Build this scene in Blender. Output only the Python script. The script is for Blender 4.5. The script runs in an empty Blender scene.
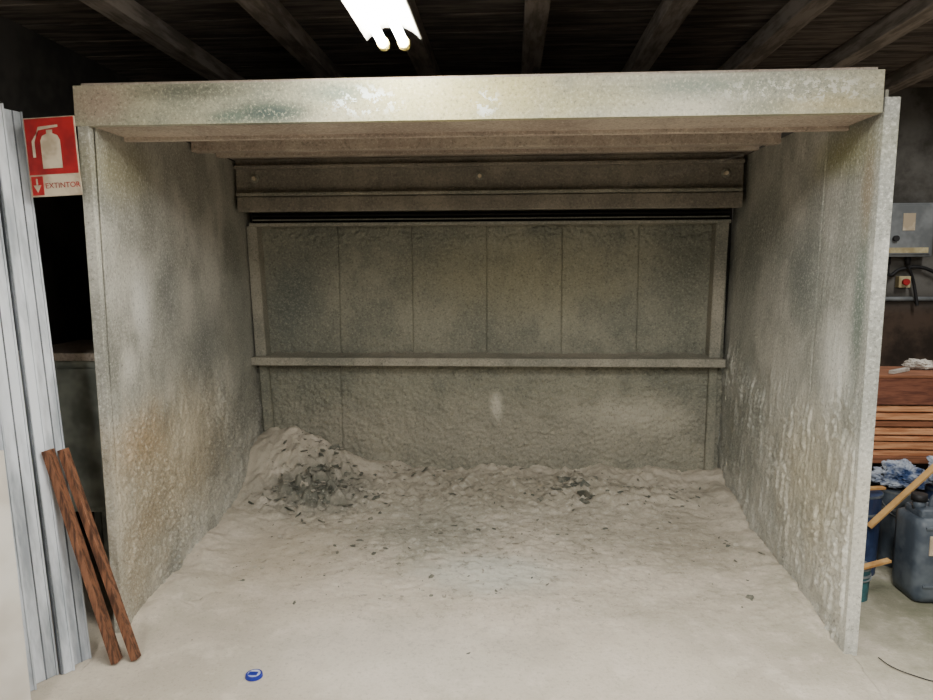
import bpy, bmesh, math, random
from mathutils import Vector, Matrix, noise
random.seed(7)
S=bpy.context.scene
COL=S.collection

# ---------------------------------------------------------------- helpers
def lin(c):
    return tuple(((v/255)/12.92 if v/255<=0.04045 else ((v/255+0.055)/1.055)**2.4) for v in c)+(1,)
def link(o,parent=None):
    COL.objects.link(o)
    if parent: o.parent=parent
    return o
def empty(name,loc=(0,0,0)):
    e=bpy.data.objects.new(name,None); e.empty_display_size=.1; COL.objects.link(e); return e
def mesh_obj(name,bm,mat=None,parent=None,smooth=False):
    me=bpy.data.meshes.new(name); bm.normal_update(); bm.to_mesh(me); bm.free()
    if mat:
        for m in (mat if isinstance(mat,(list,tuple)) else [mat]): me.materials.append(m)
    if smooth:
        for p in me.polygons: p.use_smooth=True
    return link(bpy.data.objects.new(name,me),parent)
def bm_box(bm,lo,hi,bev=0,mat=0,M=None):
    r=bmesh.ops.create_cube(bm,size=1)
    vs=r['verts']
    for v in vs:
        v.co=Vector(((lo[0]+hi[0])/2+v.co.x*(hi[0]-lo[0]),(lo[1]+hi[1])/2+v.co.y*(hi[1]-lo[1]),(lo[2]+hi[2])/2+v.co.z*(hi[2]-lo[2])))
    fs=set(f for v in vs for f in v.link_faces)
    for f in fs: f.material_index=mat
    if bev>0:
        es=set(e for v in vs for e in v.link_edges)
        rr=bmesh.ops.bevel(bm,geom=list(es),offset=bev,segments=2,affect='EDGES',profile=.6)
        vs=list(set(vs)&set(bm.verts))+rr['verts']
        vs=list(set(v for v in vs if v.is_valid))
        for f in rr['faces']: f.material_index=mat
    if M is not None:
        for v in vs: v.co=M@v.co
    return vs
def box(name,lo,hi,mat,parent=None,bev=0.004,M=None):
    bm=bmesh.new(); bm_box(bm,lo,hi,bev,0,M); return mesh_obj(name,bm,mat,parent)
def bm_cyl(bm,p,q,r1,r2=None,seg=24,mat=0):
    if r2 is None: r2=r1
    p=Vector(p);q=Vector(q);d=q-p
    M=Matrix.Translation((p+q)/2)@d.to_track_quat('Z','Y').to_matrix().to_4x4()
    r=bmesh.ops.create_cone(bm,cap_ends=True,segments=seg,radius1=r1,radius2=r2,depth=d.length,matrix=M)
    for v in r['verts']:
        for f in v.link_faces: f.material_index=mat
    return r['verts']
def cyl(name,p,q,r,mat,parent=None,seg=24,r2=None):
    bm=bmesh.new(); bm_cyl(bm,p,q,r,r2,seg); 
    o=mesh_obj(name,bm,mat,parent)
    for pl in o.data.polygons: pl.use_smooth=len(pl.vertices)==4
    return o
def stick(bm,p,q,w,t,roll=0,mat=0,bev=.002):
    p=Vector(p);q=Vector(q);d=q-p
    M=Matrix.Translation((p+q)/2)@d.to_track_quat('Z','Y').to_matrix().to_4x4()@Matrix.Rotation(roll,4,'Z')
    L=d.length
    bm_box(bm,(-w/2,-t/2,-L/2),(w/2,t/2,L/2),bev,mat,M)
def tube(name,pts,r,mat,parent=None):
    c=bpy.data.curves.new(name,'CURVE');c.dimensions='3D';c.bevel_depth=r;c.bevel_resolution=3
    s=c.splines.new('BEZIER');s.bezier_points.add(len(pts)-1)
    for b,p in zip(s.bezier_points,pts):
        b.co=p;b.handle_left_type=b.handle_right_type='AUTO'
    c.materials.append(mat)
    return link(bpy.data.objects.new(name,c),parent)
def fbm(x,y,z,s,o=4):
    return noise.fractal(Vector((x*s,y*s,z*s)),1.0,2.0,o)
def peb(x,y,z,s):
    d=noise.voronoi(Vector((x*s,y*s,z*s)))[0][0]
    return max(0,1-d*1.5)
def sst(a,b,x):
    t=max(0,min(1,(x-a)/(b-a)));return t*t*(3-2*t)

# ---------------------------------------------------------------- material builder
class NT:
    def __init__(s,name):
        s.m=bpy.data.materials.new(name); s.m.use_nodes=True; s.t=s.m.node_tree
        s.b=s.t.nodes['Principled BSDF']; s.geo=s.t.nodes.new('ShaderNodeNewGeometry'); s.pos=s.geo.outputs['Position']
    def L(s,a,b): s.t.links.new(a,b)
    def n(s,ty,**k):
        x=s.t.nodes.new(ty)
        for a,b in k.items(): setattr(x,a,b)
        return x
    def noise(s,scale,detail=3,rough=.6,vec=None):
        x=s.n('ShaderNodeTexNoise'); x.inputs['Scale'].default_value=scale;x.inputs['Detail'].default_value=detail
        x.inputs['Roughness'].default_value=rough
        s.L(vec or s.pos,x.inputs['Vector']); return x.outputs['Fac']
    def ramp(s,f,a,b,lo=0,hi=1):
        x=s.n('ShaderNodeMapRange'); x.interpolation_type='SMOOTHSTEP'
        x.inputs[1].default_value=a;x.inputs[2].default_value=b;x.inputs[3].default_value=lo;x.inputs[4].default_value=hi
        s.L(f,x.inputs[0]); return x.outputs[0]
    def math(s,op,a,b=None):
        x=s.n('ShaderNodeMath');x.operation=op
        for i,v in enumerate((a,b)):
            if v is None: continue
            if isinstance(v,(int,float)): x.inputs[i].default_value=v
            else: s.L(v,x.inputs[i])
        return x.outputs[0]
    def mix(s,f,a,b,mode='MIX'):
        x=s.n('ShaderNodeMix');x.data_type='RGBA';x.blend_type=mode
        if isinstance(f,(int,float)): x.inputs[0].default_value=f
        else: s.L(f,x.inputs[0])
        for i,v in ((6,a),(7,b)):
            if isinstance(v,tuple): x.inputs[i].default_value=v
            else: s.L(v,x.inputs[i])
        return x.outputs[2]
    def mapv(s,scale=(1,1,1),loc=(0,0,0)):
        x=s.n('ShaderNodeMapping');x.inputs['Scale'].default_value=scale;x.inputs['Location'].default_value=loc
        s.L(s.pos,x.inputs['Vector']);return x.outputs[0]
    def blob(s,c,r,nn,soft=.6,wob=.5):
        m=s.n('ShaderNodeVectorMath');m.operation='SUBTRACT';s.L(s.pos,m.inputs[0]);m.inputs[1].default_value=c
        d=s.n('ShaderNodeVectorMath');d.operation='DIVIDE';s.L(m.outputs[0],d.inputs[0]);d.inputs[1].default_value=r
        l=s.n('ShaderNodeVectorMath');l.operation='LENGTH';s.L(d.outputs[0],l.inputs[0])
        a=s.math('ADD',l.outputs['Value'],s.math('MULTIPLY',s.math('SUBTRACT',nn,.5),wob*3.2))
        return s.ramp(a,1+soft*.5,1-soft,0,1)
    def bump(s,h,strength=.5,dist=.01,prev=None):
        x=s.n('ShaderNodeBump');x.inputs['Strength'].default_value=strength;x.inputs['Distance'].default_value=dist
        s.L(h,x.inputs['Height'])
        if prev: s.L(prev,x.inputs['Normal'])
        return x.outputs[0]
    def done(s,col,rough=.85,normal=None,metal=0,spec=.3):
        if isinstance(col,tuple): s.b.inputs['Base Color'].default_value=col
        else: s.L(col,s.b.inputs['Base Color'])
        if isinstance(rough,(int,float)): s.b.inputs['Roughness'].default_value=rough
        else: s.L(rough,s.b.inputs['Roughness'])
        s.b.inputs['Metallic'].default_value=metal
        s.b.inputs['Specular IOR Level'].default_value=spec
        if normal: s.L(normal,s.b.inputs['Normal'])
        return s.m

def crust_mat(name,c1,c2,c3,stains_shading=(),rough=.8,chips=None,scale=1.6,bs=.5,spec=.3,dk=.6,mm=.5,zs=.5):
    t=NT(name)
    v=t.mapv((1,1,zs))
    big=t.noise(scale,3,.6); med=t.noise(6.5,5,.62,v); fine=t.noise(75,3,.75)
    col=t.mix(t.ramp(big,.38,.60),lin(c1),lin(c2))  # large patches; their contrast also paints in soft reflections of the metal
    col=t.mix(t.math('MULTIPLY',t.ramp(med,.42,.70),mm),col,lin(c3))
    for (c,r,rgb,st) in stains_shading:
        col=t.mix(t.math('MULTIPLY',t.blob(c,r,med,.9,.32),st),col,lin(rgb))
    col=t.mix(t.ramp(fine,.50,.72,0,.5),col,lin(tuple(min(255,v*1.24) for v in c2)))
    col=t.mix(t.ramp(fine,.46,.30,0,dk),col,lin(tuple(v*.55 for v in c1)))
    if chips:
        cn=t.noise(24,4,.75)
        for (c,r,rgb) in chips:
            col=t.mix(t.math('MULTIPLY',t.blob(c,r,med,.5,.3),t.ramp(cn,.53,.56)),col,lin(rgb))
    n=t.bump(fine,bs,.008)
    return t.done(col,rough,n,0,spec)

M_left=crust_mat('dusted_sheet_left',(148,147,138),(188,186,176),(116,117,109),[
    ((-1.85,3.7,.62),(.5,.95,.42),(164,149,121),.75),
    ((-1.85,3.3,.85),(.5,.35,.18),(158,132,94),.6),
    ((-1.85,3.3,.42),(.5,.3,.14),(142,126,100),.55),
    ((-1.85,3.22,.2),(.5,.3,.2),(158,142,114),.5),
    ((-1.85,3.9,.75),(.5,.25,.2),(206,196,174),.6),
    ((-1.85,4.5,.6),(.5,.3,.2),(120,118,106),.4),
    ((-1.85,3.42,1.5),(.5,.12,.2),(226,226,219),.8),
    ((-1.85,3.28,1.25),(.5,.12,.1),(210,208,199),.6),
    ((-1.85,3.75,1.55),(.5,.2,.35),(96,102,100),.55),
    ((-1.85,4.3,1.25),(.5,.4,.25),(100,106,104),.55),
    ((-1.9,5.1,1.4),(.5,.4,.9),(112,117,108),.5),  # darker rear of the panel, painting in the dimming with depth
    ((-1.85,3.3,2.15),(.5,.4,.16),(148,142,106),.6)],rough=.5,spec=.5,bs=.4)
M_right=crust_mat('dusted_sheet_right',(156,157,149),(196,195,187),(128,132,125),[
    ((1.5,3.5,.62),(.5,.6,.42),(184,173,142),.55),
    ((1.5,3.35,1.25),(.5,.2,.25),(228,228,221),.75),
    ((1.5,4.2,1.15),(.5,.35,.45),(196,194,185),.55),
    ((1.5,3.8,1.65),(.5,.3,.3),(102,112,110),.55),
    ((1.5,4.5,1.9),(.5,.3,.25),(114,118,110),.45),
    ((1.5,3.4,2.2),(.5,.4,.12),(150,148,98),.7),
    ((1.5,3.12,1.55),(.5,.07,.35),(84,106,98),.7),
    ((1.5,3.12,2.0),(.5,.06,.2),(142,122,92),.6),
    ((1.6,5.0,1.6),(.5,.4,.7),(112,117,109),.5),  # rear end painted darker, as light falls off deeper in the booth
    ((1.5,3.1,.3),(.5,.2,.3),(214,212,201),.6)],rough=.48,spec=.5,bs=.4)
M_back=crust_mat('dusted_back_sheet',(126,126,113),(146,144,128),(106,108,98),[
    ((.1,5.45,1.6),(.9,.5,.3),(150,143,112),.5),
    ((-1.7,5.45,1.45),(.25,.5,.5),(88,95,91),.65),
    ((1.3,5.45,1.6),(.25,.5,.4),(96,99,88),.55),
    ((0,5.45,.35),(2.2,.5,.32),(166,160,145),.65),
    ((.95,5.45,.55),(.45,.5,.14),(192,186,170),.65),
    ((-.1,5.45,.62),(.05,.5,.12),(212,206,192),.8),
    ((-1.2,5.45,.45),(.5,.5,.2),(156,151,136),.5)],rough=.75,bs=.8,mm=.55,zs=.8)
M_frame=crust_mat('dusted_frame_steel',(134,133,121),(156,151,137),(112,111,102),rough=.66)
M_hood=crust_mat('dusted_hood_steel',(124,118,108),(142,135,122),(102,98,90),rough=.66)
M_beam=crust_mat('dusted_front_beam',(144,144,126),(178,172,148),(122,127,116),[
    ((-.25,3,2.40),(.5,.5,.16),(190,180,114),.7),  # yellowish smudge; also paints the brightest, lamp-lit stretch of the beam
    ((-1.0,3,2.345),(.2,.5,.05),(44,66,64),.9),
    ((-.72,3,2.42),(.14,.5,.05),(88,112,106),.7),
    ((-1.2,3,2.33),(.1,.5,.03),(70,92,84),.7),
    ((.35,3,2.38),(.3,.5,.08),(156,152,108),.6),
    ((.75,3,2.42),(.3,.5,.05),(84,102,82),.75),
    ((1.0,3,2.33),(.15,.5,.04),(106,110,86),.6),
    ((-1.75,3,2.4),(.14,.5,.1),(164,142,128),.7),
    ((-1.35,3,2.44),(.25,.5,.04),(80,84,76),.7),
    ((1.3,3,2.34),(.2,.5,.05),(166,152,108),.6)],rough=.42,spec=.5,bs=.25,zs=1,
    chips=[((-.62,3,2.38),(.16,.3,.06),(224,234,232)),((-.1,3,2.36),(.06,.3,.07),(220,224,216)),((1.2,3,2.4),(.4,.3,.05),(190,188,174))])
M_soffit=crust_mat('dusted_soffit',(158,144,132),(178,166,152),(136,124,115),bs=.3)
M_slot=NT('slot_shade_dark').done(lin((38,37,34)),.9)  # near-black colour paints the shade deep inside the slot

def floor_mat(name):
    t=NT(name)
    big=t.noise(1.3,3,.6); med=t.noise(5,5,.72); fine=t.noise(55,4,.8); fl=t.noise(17,5,.75)
    col=t.mix(t.ramp(big,.38,.62),lin((206,195,179)),lin((184,175,159)))
    col=t.mix(t.ramp(med,.5,.7,0,.6),col,lin((220,210,196)))
    for (c,r,rgb,st) in [((-.1,4.9,.1),(2.0,.9,.6),(170,164,150),.6),((-1.38,4.8,.1),(.42,.32,.3),(88,92,84),.85),((-.45,4.3,0),(.45,.5,.5),(134,136,125),.55),
                         ((-.1,3.75,0),(.4,.26,.5),(214,216,207),.6),((.2,5.0,.1),(1.2,.3,.5),(146,140,124),.55),
                         ((-.5,2.9,0),(.7,.35,.5),(224,216,205),.4),((2.55,3.3,0),(1.05,1.4,.5),(112,116,92),.9),
                         ((1.1,4.3,0),(.3,.7,.5),(154,147,131),.55),((-1.3,3.9,0),(.35,.5,.5),(178,166,145),.5)]:
        col=t.mix(t.math('MULTIPLY',t.blob(c,r,med,.8,.4),st),col,lin(rgb))
    inb=t.blob((-.1,4.3,0),(1.6,1.3,3),med,.9,.5)
    col=t.mix(t.math('MULTIPLY',inb,t.ramp(fl,.54,.60,0,.45)),col,lin((216,211,198)))
    col=t.mix(t.math('MULTIPLY',inb,t.ramp(fl,.44,.38,0,.65)),col,lin((118,113,101)))
    col=t.mix(t.ramp(fine,.5,.72,0,.45),col,lin((142,134,119)))
    n=t.bump(fine,.5,.008); n=t.bump(fl,.35,.012,n)
    return t.done(col,.92,n,spec=.15)
M_floor=floor_mat('dusty_concrete_floor')
def simple(name,c1,c2,scale=8,rough=.6,bs=.2,metal=0,stretch=None,spec=.4,detail=3):
    t=NT(name); v=t.mapv(stretch) if stretch else None
    f=t.noise(scale,detail,.65,v)
    col=t.mix(t.ramp(f,.38,.64),lin(c1),lin(c2))
    return t.done(col,rough,t.bump(f,bs,.006) if bs>.12 else None,metal,spec)
M_wallL=simple('dark_plaster',(52,50,47),(74,70,66),3,.95,.5)  # dark grey with random mottling
t=NT('grey_concrete_wall'); f=t.noise(2.2,5,.65); sp=t.n('ShaderNodeSeparateXYZ'); t.L(t.pos,sp.inputs[0])
c=t.mix(t.ramp(f,.38,.64),lin((108,106,102)),lin((68,65,60)))
lo=t.ramp(t.math('ADD',sp.outputs[2],t.math('MULTIPLY',f,.3)),1.65,1.45)
c=t.mix(lo,c,t.mix(t.ramp(f,.4,.6),lin((52,44,38)),lin((84,70,60))))
M_wallC=t.done(c,.95,t.bump(f,.4,.01))
M_pale=simple('plain_plaster',(150,146,138),(130,126,118),3,.95,.1)
t=NT('dark_ceiling_boards')  # dark grey-brown boards, streaked along their length
f=t.noise(3,4,.7,t.mapv((.6,6,1))); M_ceil=t.done(t.mix(t.ramp(f,.38,.66),lin((78,72,68)),lin((128,119,111))),.9)
M_joist=simple('dusty_joist',(160,150,140),(118,110,102),5,.9,.1,stretch=(4,.7,4))
M_white=simple('white_paint_board',(212,216,222),(146,152,158),2.2,.45,.1,stretch=(3,3,.4),detail=5)
M_whiteg=simple('board_shadow_line',(104,108,114),(70,74,78),3,.6,.1)  # dark strips paint shadow lines and gaps along the boards
M_sheet=simple('beige_white_sheet',(206,202,194),(186,180,170),3,.6,.1)
M_wood=simple('brown_hardwood',(128,86,62),(66,42,30),7,.65,.3,stretch=(9,9,.9))
M_wood2=simple('tan_plank',(220,162,118),(178,118,80),6,.75,.3,stretch=(.8,4,14))
M_woodk=simple('dark_plank',(150,98,70),(120,78,54),6,.75,.3,stretch=(.8,4,14))
M_box=simple('red_brown_wood',(136,86,66),(100,60,48),6,.7,.3,stretch=(1,4,10))
M_yellow=simple('yellow_pine_strip',(206,164,104),(170,124,72),7,.7,.1)
M_red=simple('sign_red',(176,40,42),(138,34,38),6,.5,.05)
M_signw=simple('sign_white',(214,200,176),(176,160,136),9,.6,.05)
M_cab=simple('grey_green_metal',(170,176,166),(120,126,118),4,.6,.1,metal=.1)
M_elec=simple('electrical_box_grey',(130,134,136),(102,106,108),5,.5,.1)
M_black=simple('black_rubber',(22,22,24),(34,34,36),8,.6,.1)
M_cream=simple('old_cream_plastic',(196,184,146),(160,146,110),9,.6,.1)
M_jerry=simple('grey_blue_plastic',(98,106,114),(66,75,86),6,.5,.2)
M_navy=simple('navy_plastic',(34,48,80),(56,72,106),7,.5,.2)
M_teal=simple('teal_paint_tin',(60,110,116),(40,60,70),12,.5,.2)
M_bag=simple('plastic_bag',(176,184,196),(48,70,112),9,.5,.3)
M_paper=simple('crumpled_paper',(206,200,190),(160,152,142),8,.8,.3)
M_lid=simple('blue_plastic',(26,44,150),(18,30,110),6,.35,.05)
M_lidw=simple('white_label',(190,196,214),(160,170,200),20,.5,.05)
M_flP=simple('pale_paint_flake',(180,173,159),(156,149,135),20,.9,.1)
M_flD=simple('grey_paint_flake',(88,90,82),(126,123,110),20,.9,.1)
M_fix=simple('lamp_housing_white',(222,222,214),(200,198,188),6,.5,.05)
M_cap=simple('tube_end_cap',(224,208,130),(200,180,96),6,.5,.05)
def emi(name,c,s):
    m=bpy.data.materials.new(name);m.use_nodes=True;b=m.node_tree.nodes['Principled BSDF']
    b.inputs['Base Color'].default_value=c;b.inputs['Emission Color'].default_value=c;b.inputs['Emission Strength'].default_value=s;return m
M_tube=emi('fluorescent_tube',(1,.98,.90,1),92)

# ---------------------------------------------------------------- room shell
XL,XR,YB,YF,ZC=-2.74,3.7,5.85,-3.2,2.95
box('floor',(XL-.1,YF-.1,-.1),(XR+.1,YB+.1,0),M_floor,bev=0)
box('wall_left',(XL-.1,YF,0),(XL,YB,3.15),M_wallL,bev=0)
box('wall_right',(XR,YF,0),(XR+.1,YB,3.15),M_wallC,bev=0)
box('wall_back',(XL-.1,YB,0),(XR+.1,YB+.1,3.15),M_wallC,bev=0)
box('wall_front',(XL-.1,YF-.1,0),(XR+.1,YF,3.15),M_pale,bev=0)
bm=bmesh.new()
y=YF
while y<YB:
    bm_box(bm,(XL,y,3.05),(XR,min(y+.288,YB),3.09+random.uniform(-.004,.004)),.006)
    y+=.3
bm_box(bm,(XL,YF,3.095),(XR,YB,3.15))
mesh_obj('ceiling',bm,M_ceil)
for x in (-1.97,-1.24,-.55,.13,.83,1.49,2.1,2.75,3.4):
    box('ceiling_joist',(x-.06,YF,2.95),(x+.06,YB,3.052),M_joist,bev=.006)

# ---------------------------------------------------------------- spray booth
booth=empty('spray_booth')
YF0,YB0=3.05,5.47
def quad_grid(name,P00,P10,P01,P11,nu,nv,amp,normal,mat,parent,seam=None,drip=0):
    bm=bmesh.new(); P00,P10,P01,P11=map(Vector,(P00,P10,P01,P11)); N=Vector(normal)
    g=[]
    for j in range(nv+1):
        row=[]
        for i in range(nu+1):
            u=i/nu;v=j/nv
            p=(P00*(1-u)+P10*u)*(1-v)+(P01*(1-u)+P11*u)*v
            zz=p.z+.25*fbm(p.x,p.y,p.z,1.5,3)
            a=amp*(.12+.88*(1-sst(.75,1.25,zz)))*(.55+.9*max(0,.5+fbm(p.x,p.y,p.z,2.3,2)))
            d=a*(fbm(p.x,p.y,p.z,8,3)*.7+peb(p.x,p.y,p.z,38)*.75+peb(p.x+3,p.y,p.z,70)*.35)
            if drip: d+=a*drip*abs(fbm(p.x,p.y*3+.5*p.z,p.z*.5,6,3))
            d+=.0016*peb(p.x,p.y,p.z,60)*(.3+1.2*sst(3.6,4.6,p.y))
            edge=min(1,min(i,nu-i)/2)
            if seam is not None and abs(p.y-seam)<.007: d-=.004
            row.append(bm.verts.new(p+N*max(d,-amp*.5)*edge))
        g.append(row)
    for j in range(nv):
        for i in range(nu):
            bm.faces.new((g[j][i],g[j][i+1],g[j+1][i+1],g[j+1][i]))
    off=-N*.025
    c=[bm.verts.new(p+off) for p in (P00,P10,P11,P01)]
    bm.faces.new(c)
    bmesh.ops.recalc_face_normals(bm,faces=bm.faces)
    return mesh_obj(name,bm,mat,parent,smooth=True)
quad_grid('side_panel_left',(-1.795,YF0,-.01),(-1.965,YB0,-.01),(-1.795,YF0,2.40),(-2.03,YB0,2.47),340,330,.014,(1,.07,0),M_left,booth)
quad_grid('side_panel_right',(1.465,YF0,-.01),(1.60,YB0,-.01),(1.492,YF0,2.40),(1.665,YB0,2.47),340,330,.010,(-1,.07,0),M_right,booth,seam=3.62,drip=1.6)
bm=bmesh.new()
for (xa,xb,x2a,x2b) in ((-1.853,-1.838,-2.09,-2.07),(1.505,1.518,1.72,1.74)):
    vs=[bm.verts.new(p) for p in ((xa,3.05,0),(xb,3.05,0),(x2b,5.62,0),(x2a,5.62,0),(xa,3.05,2.40),(xb,3.05,2.40),(x2b,5.62,2.46),(x2a,5.62,2.46))]
    for q in ((0,1,2,3),(4,5,6,7),(0,1,5,4),(1,2,6,5),(2,3,7,6),(3,0,4,7)): bm.faces.new([vs[i] for i in q])
bmesh.ops.recalc_face_normals(bm,faces=bm.faces)
mesh_obj('outer_panels',bm,M_frame,booth)
def post(name,xt0,xt1,xb0,xb1,z0,z1,y0,y1,mat=None,bev=.006):
    bm=bmesh.new()
    vs=[bm.verts.new(p) for p in ((xb0,y0,z0),(xb1,y0,z0),(xb1,y1,z0),(xb0,y1,z0),(xt0,y0,z1),(xt1,y0,z1),(xt1,y1,z1),(xt0,y1,z1))]
    for q in ((0,1,2,3),(4,5,6,7),(0,1,5,4),(1,2,6,5),(2,3,7,6),(3,0,4,7)): bm.faces.new([vs[i] for i in q])
    bmesh.ops.recalc_face_normals(bm,faces=bm.faces)
    bmesh.ops.bevel(bm,geom=list(bm.edges),offset=bev,segments=2,affect='EDGES')
    mesh_obj(name,bm,mat or M_frame,booth)
post('front_post_left',-1.855,-1.805,-1.835,-1.793,0,2.40,3.02,3.075,M_left,.002)
post('front_post_right',1.492,1.552,1.464,1.520,0,2.365,3.02,3.075,M_right,.002)
box('front_beam',(-1.86,3.015,2.303),(1.482,3.055,2.470),M_beam,booth,.002)
box('front_beam_underside',(-1.80,3.055,2.303),(1.480,3.32,2.33),M_soffit,booth,.005)
box('front_beam_lip',(-1.80,3.29,2.285),(1.480,3.32,2.33),M_soffit,booth,.005)
bm=bmesh.new()
vs=[bm.verts.new(p) for p in ((-1.85,3.06,2.472),(1.475,3.06,2.472),(1.70,5.62,2.472),(-2.04,5.62,2.472),(-1.85,3.06,2.49),(1.475,3.06,2.49),(1.70,5.62,2.49),(-2.04,5.62,2.49))]
for q in ((3,2,1,0),(4,5,6,7),(0,1,5,4),(1,2,6,5),(2,3,7,6),(3,0,4,7)): bm.faces.new([vs[i] for i in q])
mesh_obj('roof_sheet',bm,M_soffit,booth)
box('roof_beam_mid',(-1.90,4.22,2.385),(1.53,4.30,2.475),M_soffit,booth,.008)
box('roof_beam_rear',(-1.95,4.70,2.425),(1.57,4.76,2.475),M_soffit,booth,.008)
# exhaust hood
box('hood_body',(-1.975,5.10,2.115),(1.605,5.56,2.47),M_hood,booth,.006)
box('hood_top_rib',(-1.965,5.045,2.395),(1.595,5.105,2.42),M_hood,booth,.006)
box('hood_mid_rib',(-1.955,5.035,2.205),(1.585,5.105,2.228),M_frame,booth,.007)
box('hood_lower_plate',(-1.955,5.06,2.095),(1.595,5.105,2.20),M_hood,booth,.008)
for i,x in enumerate((-1.83,-.215,1.48)):
    bm=bmesh.new(); bm_cyl(bm,(x,5.10,2.33),(x,5.088,2.33),.030,seg=20); mesh_obj('hood_washer_%d'%(i+1),bm,M_frame,booth)
    bm=bmesh.new(); bm_cyl(bm,(x,5.09,2.33),(x,5.06,2.33),.014,seg=6); mesh_obj('hood_bolt_%d'%(i+1),bm,M_signw,booth)
box('slot_back',(-1.98,5.50,1.98),(1.62,5.56,2.12),M_slot,booth,.003)
for i,z in enumerate((2.078,2.050)):
    box('slot_louvre_%d'%(i+1),(-1.95,5.30+.03*i,z),(1.59,5.34+.03*i,z+.008),M_frame if i else M_slot,booth,.002)
box('back_frame_top_rail',(-1.965,5.30,2.005),(1.595,5.45,2.030),M_frame,booth,.006)
seams=[-1.99,-1.323,-.751,-.179,.393,.965,1.62]
bm=bmesh.new()
def back_grid(x0,x1,z0,z1,y,amp,nx,nz,gap=.004):
    xs=[x0,x0+gap]+[x0+gap+(x1-x0-2*gap)*i/(nx-2) for i in range(1,nx-1)]+[x1]
    g=[]
    for j in range(nz+1):
        r=[];z=z0+(z1-z0)*j/nz
        for i,x in enumerate(xs):
            a=amp*(1.0+1.6*sst(1.84,1.92,z)+.8*sst(1.25,.95,z))
            d=a*(fbm(x,3,z,11,3)*.5+peb(x,3,z,36)*.8+peb(x,9,z,62)*.5)
            if i in(0,len(xs)-1) : d=-.010
            r.append(bm.verts.new((x,y-d,z)))
        g.append(r)
    for j in range(nz):
        for i in range(len(xs)-1): bm.faces.new((g[j][i],g[j][i+1],g[j+1][i+1],g[j+1][i]))
for k in range(6): back_grid(seams[k],seams[k+1],.9,2.02,5.45,.009,80,150)
back_grid(-1.99,-1.323,0,.96,5.43,.012,80,120); back_grid(-1.323,1.62,0,.96,5.43,.012,340,120)
bmesh.ops.recalc_face_normals(bm,faces=bm.faces)
mesh_obj('back_panels',bm,M_back,booth,smooth=True)
box('back_sheet',(-2.0,5.475,0),(1.65,5.50,2.47),M_slot,booth,.002)
post('back_post_left',-2.0,-1.92,-1.965,-1.88,1.0,2.01,5.33,5.46)
post('back_post_right',1.50,1.59,1.48,1.56,1.0,2.01,5.33,5.46)
post('lower_post_left',-1.96,-1.89,-1.92,-1.84,0,.96,5.38,5.46,M_back)
post('lower_post_right',1.50,1.56,1.49,1.56,0,.96,5.38,5.46,M_back)
box('ledge_bar',(-1.972,5.25,.955),(1.580,5.30,1.017),M_frame,booth,.008)
box('ledge_shelf',(-1.96,5.28,.990),(1.575,5.46,1.015),M_frame,booth,.006)
bm=bmesh.new(); n=300; rows=[]
for i in range(n+1):
    x=-1.95+3.51*i/n; hh=.006+.010*abs(fbm(x,1,1,7,4)); rows.append([bm.verts.new((x,yy,1.012+hz*hh)) for yy,hz in ((5.262,.1),(5.285,.8),(5.34,1.0),(5.40,1.5),(5.45,3.2))])
for i in range(n):
    for k in range(4): bm.faces.new((rows[i][k],rows[i+1][k],rows[i+1][k+1],rows[i][k+1]))
mesh_obj('ledge_powder',bm,M_frame,booth,smooth=True)

# ---------------------------------------------------------------- dust on the booth floor
dust=empty('dust_pile')
def hgt(x,y):
    inb=sst(3.0,3.35,y)
    lx=-1.80-.068*(y-3.05); rx=1.465+.06*(y-3.05)
    h=.008+.016*inb*(.5+fbm(x,y,0,3,3)*.7)
    h+=.11*sst(4.3,5.42,y+.18*fbm(x,y,1,2.5,3))*(1+.4*fbm(x,y,4,4,3))
    h+=.07*sst(.32,0,x-lx)*inb*(.6+.5*fbm(x,y,2,4,3))+.05*sst(.28,0,rx-x)*inb*(.6+.5*fbm(x,y,2,4,3))
    g=math.exp(-((x+1.78)/.36)**2-((y-5.32)/.36)**2); h+=.27*g*(1+.2*fbm(x,y,8,4,4))
    g0=math.exp(-((x+1.38)/.34)**2-((y-5.25)/.26)**2); h+=.13*g0*(1+.3*fbm(x,y,3,5,4))
    g2=math.exp(-((x+1.38)/.40)**2-((y-4.88)/.32)**2); h+=g2*(.03+.14*abs(fbm(x,y,5,9,4)))
    g3=sst(4.5,4.95,y)*sst(-1.2,-.8,x)*sst(1.5,1.1,x); h+=g3*.04*abs(fbm(x,y,6,9,4))
    g5=math.exp(-((x-.5)/.35)**2-((y-5.0)/.16)**2); h+=g5*.04*(1+fbm(x,y,2,8,3))
    g4=math.exp(-((x+.2)/1.2)**2-((y-4.3)/.8)**2); h+=g4*.018*abs(fbm(x,y,9,11,4))
    h+=inb*.007*abs(fbm(x,y,3,20,3))
    return h
bm=bmesh.new(); X0,X1,Y0,Y1=-2.0,1.66,2.3,5.46; nx,ny=380,330
g=[]
for j in range(ny+1):
    r=[]
    for i in range(nx+1):
        x=X0+(X1-X0)*i/nx;y=Y0+(Y1-Y0)*j/ny
        lx=-1.82-.068*(y-3.05); rx=1.485+.06*(y-3.05)
        h=hgt(x,y); e=sst(2.3,3.0,y)
        if x<lx-.02 or x>rx+.02: h=-.02
        h=h*e-.012*(1-e)
        r.append(bm.verts.new((x,y,h)))
    g.append(r)
for j in range(ny):
    for i in range(nx): bm.faces.new((g[j][i],g[j][i+1],g[j+1][i+1],g[j+1][i]))
mesh_obj('powder',bm,M_floor,dust,smooth=True)
bm=bmesh.new()
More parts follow.
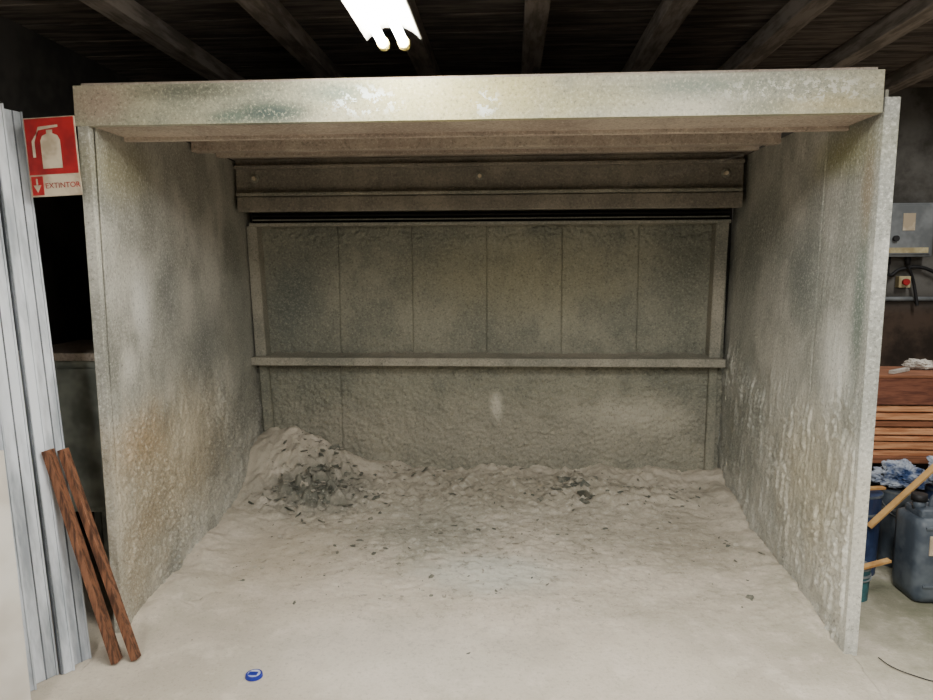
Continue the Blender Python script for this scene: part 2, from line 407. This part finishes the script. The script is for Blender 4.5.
def flake(x,y,s,mat,tilt=.5):
    n=random.randint(5,8); z=hgt(x,y)+s*.09*tilt
    M=Matrix.Translation((x,y,z))@Matrix.Rotation(random.uniform(0,6.28),4,'Z')@Matrix.Rotation(random.gauss(0,tilt),4,'X')
    th=.001+s*.06; asp=random.uniform(.35,.9)
    a=[];b=[]
    for k in range(n):
        an=6.283*k/n+random.uniform(-.3,.3); rr=s*random.uniform(.4,1)
        px,py=rr*math.cos(an),rr*asp*math.sin(an); cz=.25*s*random.random()
        a.append(bm.verts.new(M@Vector((px,py,cz)))); b.append(bm.verts.new(M@Vector((px*.95,py*.95,cz-th))))
    fs=[bm.faces.new(a),bm.faces.new(b[::-1])]
    for k in range(n): fs.append(bm.faces.new((a[k],b[k],b[(k+1)%n],a[(k+1)%n])))
    for f in fs: f.material_index=mat
def okxy(x,y): return -1.74-.068*(y-3.05)<x<1.40+.06*(y-3.05) and y<5.38
def scat(n,fx,fy,s0,s1,pd,tilt,pw=5):
    k=0
    while k<n:
        x,y=fx(),fy()
        if not okxy(x,y): continue
        flake(x,y,s0+(s1-s0)*random.random()**pw,1 if random.random()<pd else 0,tilt); k+=1
G=random.gauss;U=random.uniform
scat(620,lambda:G(-1.38,.19),lambda:G(4.86,.16),.006,.065,.8,.6)
scat(60,lambda:G(-1.6,.15),lambda:G(5.2,.12),.006,.03,.3,.5)
scat(400,lambda:U(-1.1,1.35),lambda:G(5.0,.2),.005,.045,.45,.5)
scat(100,lambda:G(.45,.16),lambda:G(4.98,.09),.008,.065,.6,.8)
scat(50,lambda:G(1.05,.16),lambda:G(4.95,.12),.008,.05,.5,.7)
scat(30,lambda:G(-.75,.14),lambda:G(5.32,.04),.01,.07,.6,.9)
scat(6,lambda:G(.52,.04),lambda:G(4.86,.04),.03,.08,1,1.0,1)
scat(600,lambda:G(-.5,.6),lambda:G(4.35,.4),.003,.034,.35,.3)
scat(700,lambda:U(-1.8,1.5),lambda:U(3.3,5.3),.003,.026,.35,.3)
scat(180,lambda:G(1.2,.18),lambda:G(4.5,.4),.004,.035,.4,.35)
mesh_obj('paint_flake_debris',bm,[M_flP,M_flD],dust)

# ---------------------------------------------------------------- fluorescent lamps
def lamp(x,y0,y1,z,power=None,w=1.0):
    e=empty('fluorescent_lamp')
    bm=bmesh.new()
    prof=[(-.10,0),(-.075,.03),(-.04,.055),(.04,.055),(.075,.03),(.10,0),(.096,-.004),(.07,.024),(.035,.045),(-.035,.045),(-.07,.024),(-.096,-.004)]
    prof=[(p[0]*w,p[1]) for p in prof]
    a=[bm.verts.new((x+p[0],y0,z+p[1]+.02)) for p in prof]; b=[bm.verts.new((x+p[0],y1,z+p[1]+.02)) for p in prof]
    n=len(prof)
    for k in range(n): bm.faces.new((a[k],a[(k+1)%n],b[(k+1)%n],b[k]))
    bm.faces.new(a);bm.faces.new(b)
    bmesh.ops.recalc_face_normals(bm,faces=bm.faces)
    mesh_obj('housing',bm,M_fix,e)
    for i,dx in enumerate((-.042,.042)):
        cyl('tube_%d'%(i+1),(x+dx,y0+.03,z),(x+dx,y1-.03,z),.019,M_tube if not power else M_fix,e,12)
        for j,(ya,yb) in enumerate(((y0+.005,y0+.03),(y1-.03,y1+.01))):
            cyl('socket_%d_%d'%(i+1,j+1),(x+dx,ya,z),(x+dx,yb,z),.024,M_cap,e)
    for j,yy in enumerate((y0+.2,y1-.2)):
        cyl('hanger_%d'%(j+1),(x,yy,z+.07),(x,yy,3.05),.004,M_black,e,8)
    if power:
        L=bpy.data.lights.new('tube_light','AREA');L.shape='RECTANGLE';L.size=.16;L.size_y=y1-y0-.05;L.energy=power;L.color=(1,.985,.94)
        o=bpy.data.objects.new('tube_light',L);o.location=(x,(y0+y1)/2,z-.03);link(o,e)
    return e
lamp(-.475,1.79,2.99,2.60,w=1.15)
lamp(-1.2,-1.0,.2,2.65,85)
lamp(1.2,-1.0,.2,2.65,100)
lamp(1.0,.6,1.8,2.85,115)
lamp(3.15,3.6,4.8,2.88,30)  # unseen lamp added to brighten the right-hand wall and clutter

# ---------------------------------------------------------------- left side
bm=bmesh.new()
rowd=Vector((-.14,-.28,0)).normalized(); nrm=Vector((.894,-.447,0))
lean=Vector((-.31,.26,2.38))
pos=0
for k,(w,dn,dl) in enumerate(((.085,0,0),(.045,.03,.02),(.10,.0,-.05),(.06,.03,.03),(.09,.01,-.02),(.08,.03,.0),(.08,.0,.0))):
    b0=Vector((-1.84,2.83,0))+rowd*(pos+w/2)+nrm*dn; b1=b0+lean*(1+dl*.3)
    d=(b1-b0).normalized(); xax=rowd; yax=d.cross(xax).normalized(); xax=yax.cross(d).normalized()
    R=Matrix((xax,yax,d)).transposed().to_4x4(); L=(b1-b0).length
    M=Matrix.Translation((b0+b1)/2)@R
    bm_box(bm,(-w/2,-.011,-L/2),(w/2,.011,L/2),.004,0,M)
    bm_box(bm,(-w/2+.002,.005,-L/2),(-w/2+.010,.018,L/2),.002,0,M)
    if k in (0,2,4):
        bm_box(bm,(-.003,-.013,-L/2),(.003,-.005,L/2),.001,1,M)
        bm_box(bm,(-.003,.005,-L/2),(.003,.013,L/2),.001,1,M)
    bm_box(bm,(w/2-.004,-.014,-L/2),(w/2+.006,.002,L/2),.001,1,M)
    pos+=w+.007
mesh_obj('white_board_stack',bm,[M_white,M_whiteg])
for i,(p,q,w) in enumerate((((-1.69,2.785,.012),(-1.955,2.82,.934),.055),((-1.618,2.81,.012),(-1.925,2.875,.924),.042))):
    bm=bmesh.new(); stick(bm,p,q,w,.028,roll=.25); mesh_obj('wooden_stick',bm,M_wood)
a0=Vector((-1.80,2.4,0)); a1=Vector((-1.845,2.42,1.04)); wv=rowd*.42
bm=bmesh.new()
th=nrm*.012
vs=[bm.verts.new(p) for p in (a0,a0+wv,a1+wv,a1,a0-th,a0+wv-th,a1+wv-th,a1-th)]
for q in ((0,1,2,3),(7,6,5,4),(0,4,5,1),(1,5,6,2),(2,6,7,3),(3,7,4,0)): bm.faces.new([vs[i] for i in q])
bmesh.ops.recalc_face_normals(bm,faces=bm.faces); mesh_obj('leaning_white_sheet',bm,M_sheet)
# extinguisher sign
sg=empty('fire_extinguisher_sign')
SM=Matrix.Translation((-1.95,2.985,2.172))@Matrix.Rotation(math.radians(-2.5),4,'Y')@Matrix.Scale(.97,4)
def sbox(n,lo,hi,m): return box(n,lo,hi,m,sg,.0008,SM)
sbox('plate',(-.117,0,-.17),(.117,.004,.17),M_signw)
sbox('red_field',(-.112,-.002,-.075),(.112,.001,.166),M_red)
bm=bmesh.new(); bm_box(bm,(-.107,-.003,-.163),(-.055,0,-.082),0,0,SM); mesh_obj('arrow_field',bm,M_red,sg)
bm=bmesh.new()
def poly(pts,y=-.0045):
    a=[bm.verts.new(SM@Vector((p[0],y,p[1]))) for p in pts]; bm.faces.new(a)
poly([(-.045,-.05),(.045,-.05),(.045,.07),(.035,.09),(.012,.10),(-.012,.10),(-.035,.09),(-.045,.07)])
poly([(-.014,.10),(.014,.10),(.014,.115),(-.014,.115)])
poly([(-.05,.115),(.04,.125),(.04,.135),(-.05,.13)])
poly([(-.05,.13),(-.05,.115),(-.085,.07),(-.085,-.0),(-.072,-.0),(-.072,.066)])
poly([(-.085,-.092),(-.077,-.092),(-.077,-.125),(-.085,-.125)]); poly([(-.099,-.12),(-.063,-.12),(-.081,-.152)])
mesh_obj('pictogram',bm,M_signw,sg)
fc=bpy.data.curves.new('lettering','FONT');fc.body='EXTINTOR';fc.size=.033;fc.align_x='CENTER';fc.extrude=.0004;fc.materials.append(M_red)
fo=bpy.data.objects.new('lettering',fc);fo.matrix_world=SM@Matrix.Translation((.033,-.001,-.135))@Matrix.Rotation(math.pi/2,4,'X');link(fo)
fo.parent=sg
cb=empty('metal_cabinet')
box('body',(-2.50,3.40,.45),(-2.02,4.0,1.24),M_cab,cb,.01)
box('door',(-2.48,3.385,.48),(-2.04,3.40,1.2),M_cab,cb,.004)
box('top_tray',(-2.53,3.37,1.24),(-2.00,4.02,1.28),M_soffit,cb,.006)
for i,(x,yy) in enumerate(((-2.46,3.43),(-2.08,3.43),(-2.46,3.97),(-2.08,3.97))): box('leg_%d'%(i+1),(x-.02,yy-.02,0),(x+.02,yy+.02,.45),M_cab,cb)

# ---------------------------------------------------------------- right side
W=YB-.002
eb=empty('electrical_box')
box('body',(2.86,W-.14,1.76),(3.24,W,2.17),M_elec,eb,.012)
box('cover',(2.88,W-.155,1.78),(3.22,W-.135,2.15),M_elec,eb,.006)
box('label',(3.0,W-.158,1.96),(3.09,W-.154,2.09),M_signw,eb,.001)
cyl('knob',(2.95,W-.18,1.9),(2.95,W-.15,1.9),.022,M_black,eb)
box('lower_plate',(2.90,W-.158,1.79),(3.2,W-.154,1.83),M_cream,eb,.001)
cyl('gland_1',(2.95,W-.07,1.70),(2.95,W-.07,1.77),.02,M_black,eb); cyl('gland_2',(3.1,W-.07,1.70),(3.1,W-.07,1.77),.02,M_black,eb)
tube('black_cable',[(2.95,W-.07,1.70),(2.97,W-.06,1.62),(3.05,W-.05,1.66),(3.2,W-.05,1.68),(3.4,W-.05,1.6)],.014,M_black)
tube('black_cable',[(3.1,W-.07,1.70),(3.16,W-.05,1.58),(3.18,W-.05,1.5),(3.2,W-.06,1.38)],.012,M_black)
sw=empty('switch_box'); box('body',(2.82,W-.07,1.49),(2.94,W,1.67),M_cream,sw,.008); box('rocker',(2.86,W-.078,1.55),(2.90,W-.07,1.62),M_black,sw,.003)
es=empty('emergency_switch'); box('body',(3.05,W-.06,1.52),(3.14,W,1.61),M_cream,es,.006); cyl('button',(3.095,W-.09,1.565),(3.095,W-.06,1.565),.025,M_red,es)
cyl('wall_conduit',(2.7,W-.02,1.43),(3.6,W-.02,1.43),.018,M_elec)
cyl('wall_conduit',(2.93,W-.012,2.17),(2.93,W-.012,2.94),.011,M_black)
wb=empty('workbench')
box('top',(2.02,4.2,.54),(3.3,5.2,.58),M_woodk,wb,.005)
for i,(x,yy) in enumerate(((2.07,4.25),(3.25,4.25),(2.07,5.15),(3.25,5.15))): box('leg_%d'%(i+1),(x-.03,yy-.03,0),(x+.03,yy+.03,.54),M_woodk,wb)
box('shade_board',(2.05,5.1,.05),(3.28,5.13,.54),M_black,wb)  # black sheet standing in for the shade under the bench
bm=bmesh.new(); z=.581
for k in range(7):
    th=(.03,.042,.026,.036,.03,.04,.03)[k]; o1=U(-.03,.03)
    bm_box(bm,(2.04+o1,4.22+U(-.02,.02),z),(3.22+o1,4.9,z+th),.003,k==4)
    z+=th+.010
    for xx in (2.12,2.6,3.05): bm_box(bm,(xx,4.26,z-.010),(xx+.05,4.85,z),0,1)
mesh_obj('plank_stack',bm,[M_wood2,M_woodk])
zt=z
wc=empty('wooden_box')
box('front',(2.15,4.23,zt),(2.62,4.25,zt+.16),M_box,wc,.003); box('back',(2.15,4.58,zt),(2.62,4.60,zt+.16),M_box,wc,.003)
box('side_1',(2.15,4.25,zt),(2.17,4.58,zt+.16),M_box,wc,.003); box('side_2',(2.60,4.25,zt),(2.62,4.58,zt+.16),M_box,wc,.003)
box('lid',(2.14,4.22,zt+.16),(2.63,4.61,zt+.175),M_woodk,wc,.003)
def crumple(name,c,r,mat,seed,sub=4,amp=.35):
    bm=bmesh.new(); bmesh.ops.create_icosphere(bm,subdivisions=sub,radius=1)
    for v in bm.verts:
        d=1+amp*fbm(v.co.x+seed,v.co.y,v.co.z,1.6,4)+amp*.5*abs(fbm(v.co.x,v.co.y+seed,v.co.z,4,3))
        v.co=Vector((c[0]+v.co.x*r[0]*d,c[1]+v.co.y*r[1]*d,max(c[2]-r[2]*.75,c[2]+v.co.z*r[2]*d)))
    return mesh_obj(name,bm,mat)
crumple('crumpled_paper',(2.52,4.50,zt+.175+.025),(.08,.06,.032),M_paper,3)
bm=bmesh.new(); stick(bm,(2.24,4.27,zt+.187),(2.40,4.40,zt+.187),.03,.02,0); mesh_obj('wood_offcut',bm,M_paper)
crumple('rag_pile',(2.95,4.5,zt+.06),(.16,.18,.08),M_paper,9)
jc=empty('jerrycan')
bm=bmesh.new(); bm_box(bm,(2.03,3.52,0),(2.33,3.76,.44),.045); mesh_obj('body',bm,M_jerry,jc,smooth=True)
bm=bmesh.new(); bm_box(bm,(2.06,3.56,.42),(2.30,3.72,.475),.02); mesh_obj('shoulder',bm,M_jerry,jc)
cyl('neck',(2.09,3.64,.46),(2.09,3.64,.51),.03,M_jerry,jc); cyl('cap',(2.09,3.64,.505),(2.09,3.64,.54),.037,M_black,jc)
tube('handle',[(2.15,3.64,.465),(2.16,3.64,.52),(2.2,3.64,.535),(2.25,3.64,.52),(2.27,3.64,.465)],.013,M_jerry,jc)
box('label',(2.085,3.513,.26),(2.125,3.5195,.36),M_signw,jc,.001)
for i,z in enumerate((.09,.39)): box('rib_%d'%(i+1),(2.065,3.512,z),(2.295,3.525,z+.015),M_jerry,jc,.004)
def bucket(name,c,r,h,mat,lidm):
    e=empty(name)
    bm=bmesh.new(); bm_cyl(bm,(c[0],c[1],0),(c[0],c[1],h),r*.9,r,28); mesh_obj('body',bm,mat,e)
    bm=bmesh.new()
    for z in (h*.75,h*.97): bm_cyl(bm,(c[0],c[1],z),(c[0],c[1],z+.012),r*1.04,r*1.04,28)
    mesh_obj('rims',bm,lidm,e)
    tube('bail',[(c[0]-r,c[1],h*.85),(c[0]-r*.6,c[1]-r*.9,h*.7),(c[0]+r*.6,c[1]-r*.9,h*.7),(c[0]+r,c[1],h*.85)],.004,M_elec,e)
bucket('plastic_bucket',(1.93,3.94),.12,.46,M_navy,M_jerry)
bucket('plastic_bucket',(2.48,4.02),.13,.46,M_navy,M_jerry)
bucket('paint_tin',(1.77,3.60),.075,.17,M_teal,M_elec)
bucket('paint_tin',(2.20,4.04),.09,.44,M_jerry,M_elec)
crumple('plastic_bag',(2.20,4.04,.515),(.12,.09,.07),M_bag,5,5,.5)
crumple('plastic_bag',(2.50,4.02,.54),(.13,.10,.08),M_bag,15,5,.5)
bm=bmesh.new()
stick(bm,(1.93,3.80,.30),(2.40,3.84,.76),.034,.014,.3)
mesh_obj('scrap_wood_strip',bm,M_yellow)
bm=bmesh.new()
stick(bm,(1.74,3.84,.487),(2.05,3.90,.487),.03,.012,.1)
mesh_obj('scrap_wood_strip',bm,M_yellow)
bm=bmesh.new()
stick(bm,(1.72,3.50,.188),(1.92,3.56,.215),.03,.014,.1)
mesh_obj('scrap_wood_strip',bm,M_yellow)
tube('floor_wire',[(1.60,3.0,.008),(1.62,2.93,.008),(1.68,2.87,.006),(1.75,2.83,.006),(1.9,2.86,.006),(2.1,2.8,.006)],.0022,M_black)
jl=empty('jar_lid'); c=(-1.062,2.72)
zz=.006
bm=bmesh.new(); bm_cyl(bm,(c[0],c[1],.003),(c[0],c[1],zz+.010),.036,.034,36); mesh_obj('rim',bm,M_lid,jl)
bm=bmesh.new(); bm_cyl(bm,(c[0],c[1],zz+.008),(c[0],c[1],zz+.0115),.026,.026,36); mesh_obj('inset',bm,M_lidw,jl)
bm=bmesh.new(); bm_box(bm,(c[0]-.022,c[1]-.016,zz+.011),(c[0]+.016,c[1]+.010,zz+.013),.001); mesh_obj('print',bm,M_lid,jl)

# ---------------------------------------------------------------- world, camera
wd=bpy.data.worlds.new('W');S.world=wd;wd.use_nodes=True;wd.node_tree.nodes['Background'].inputs[0].default_value=(.02,.02,.02,1)
cd=bpy.data.cameras.new('camera');cd.sensor_width=36;cd.lens=27.34;cd.clip_start=.02
co=bpy.data.objects.new('camera',cd)
co.matrix_world=Matrix.Translation((0,0,1.7))@Matrix.Rotation(.0616,4,'Z')@Matrix.Rotation(math.pi/2-.1174,4,'X')@Matrix.Rotation(-.0041,4,'Z')
COL.objects.link(co);S.camera=co
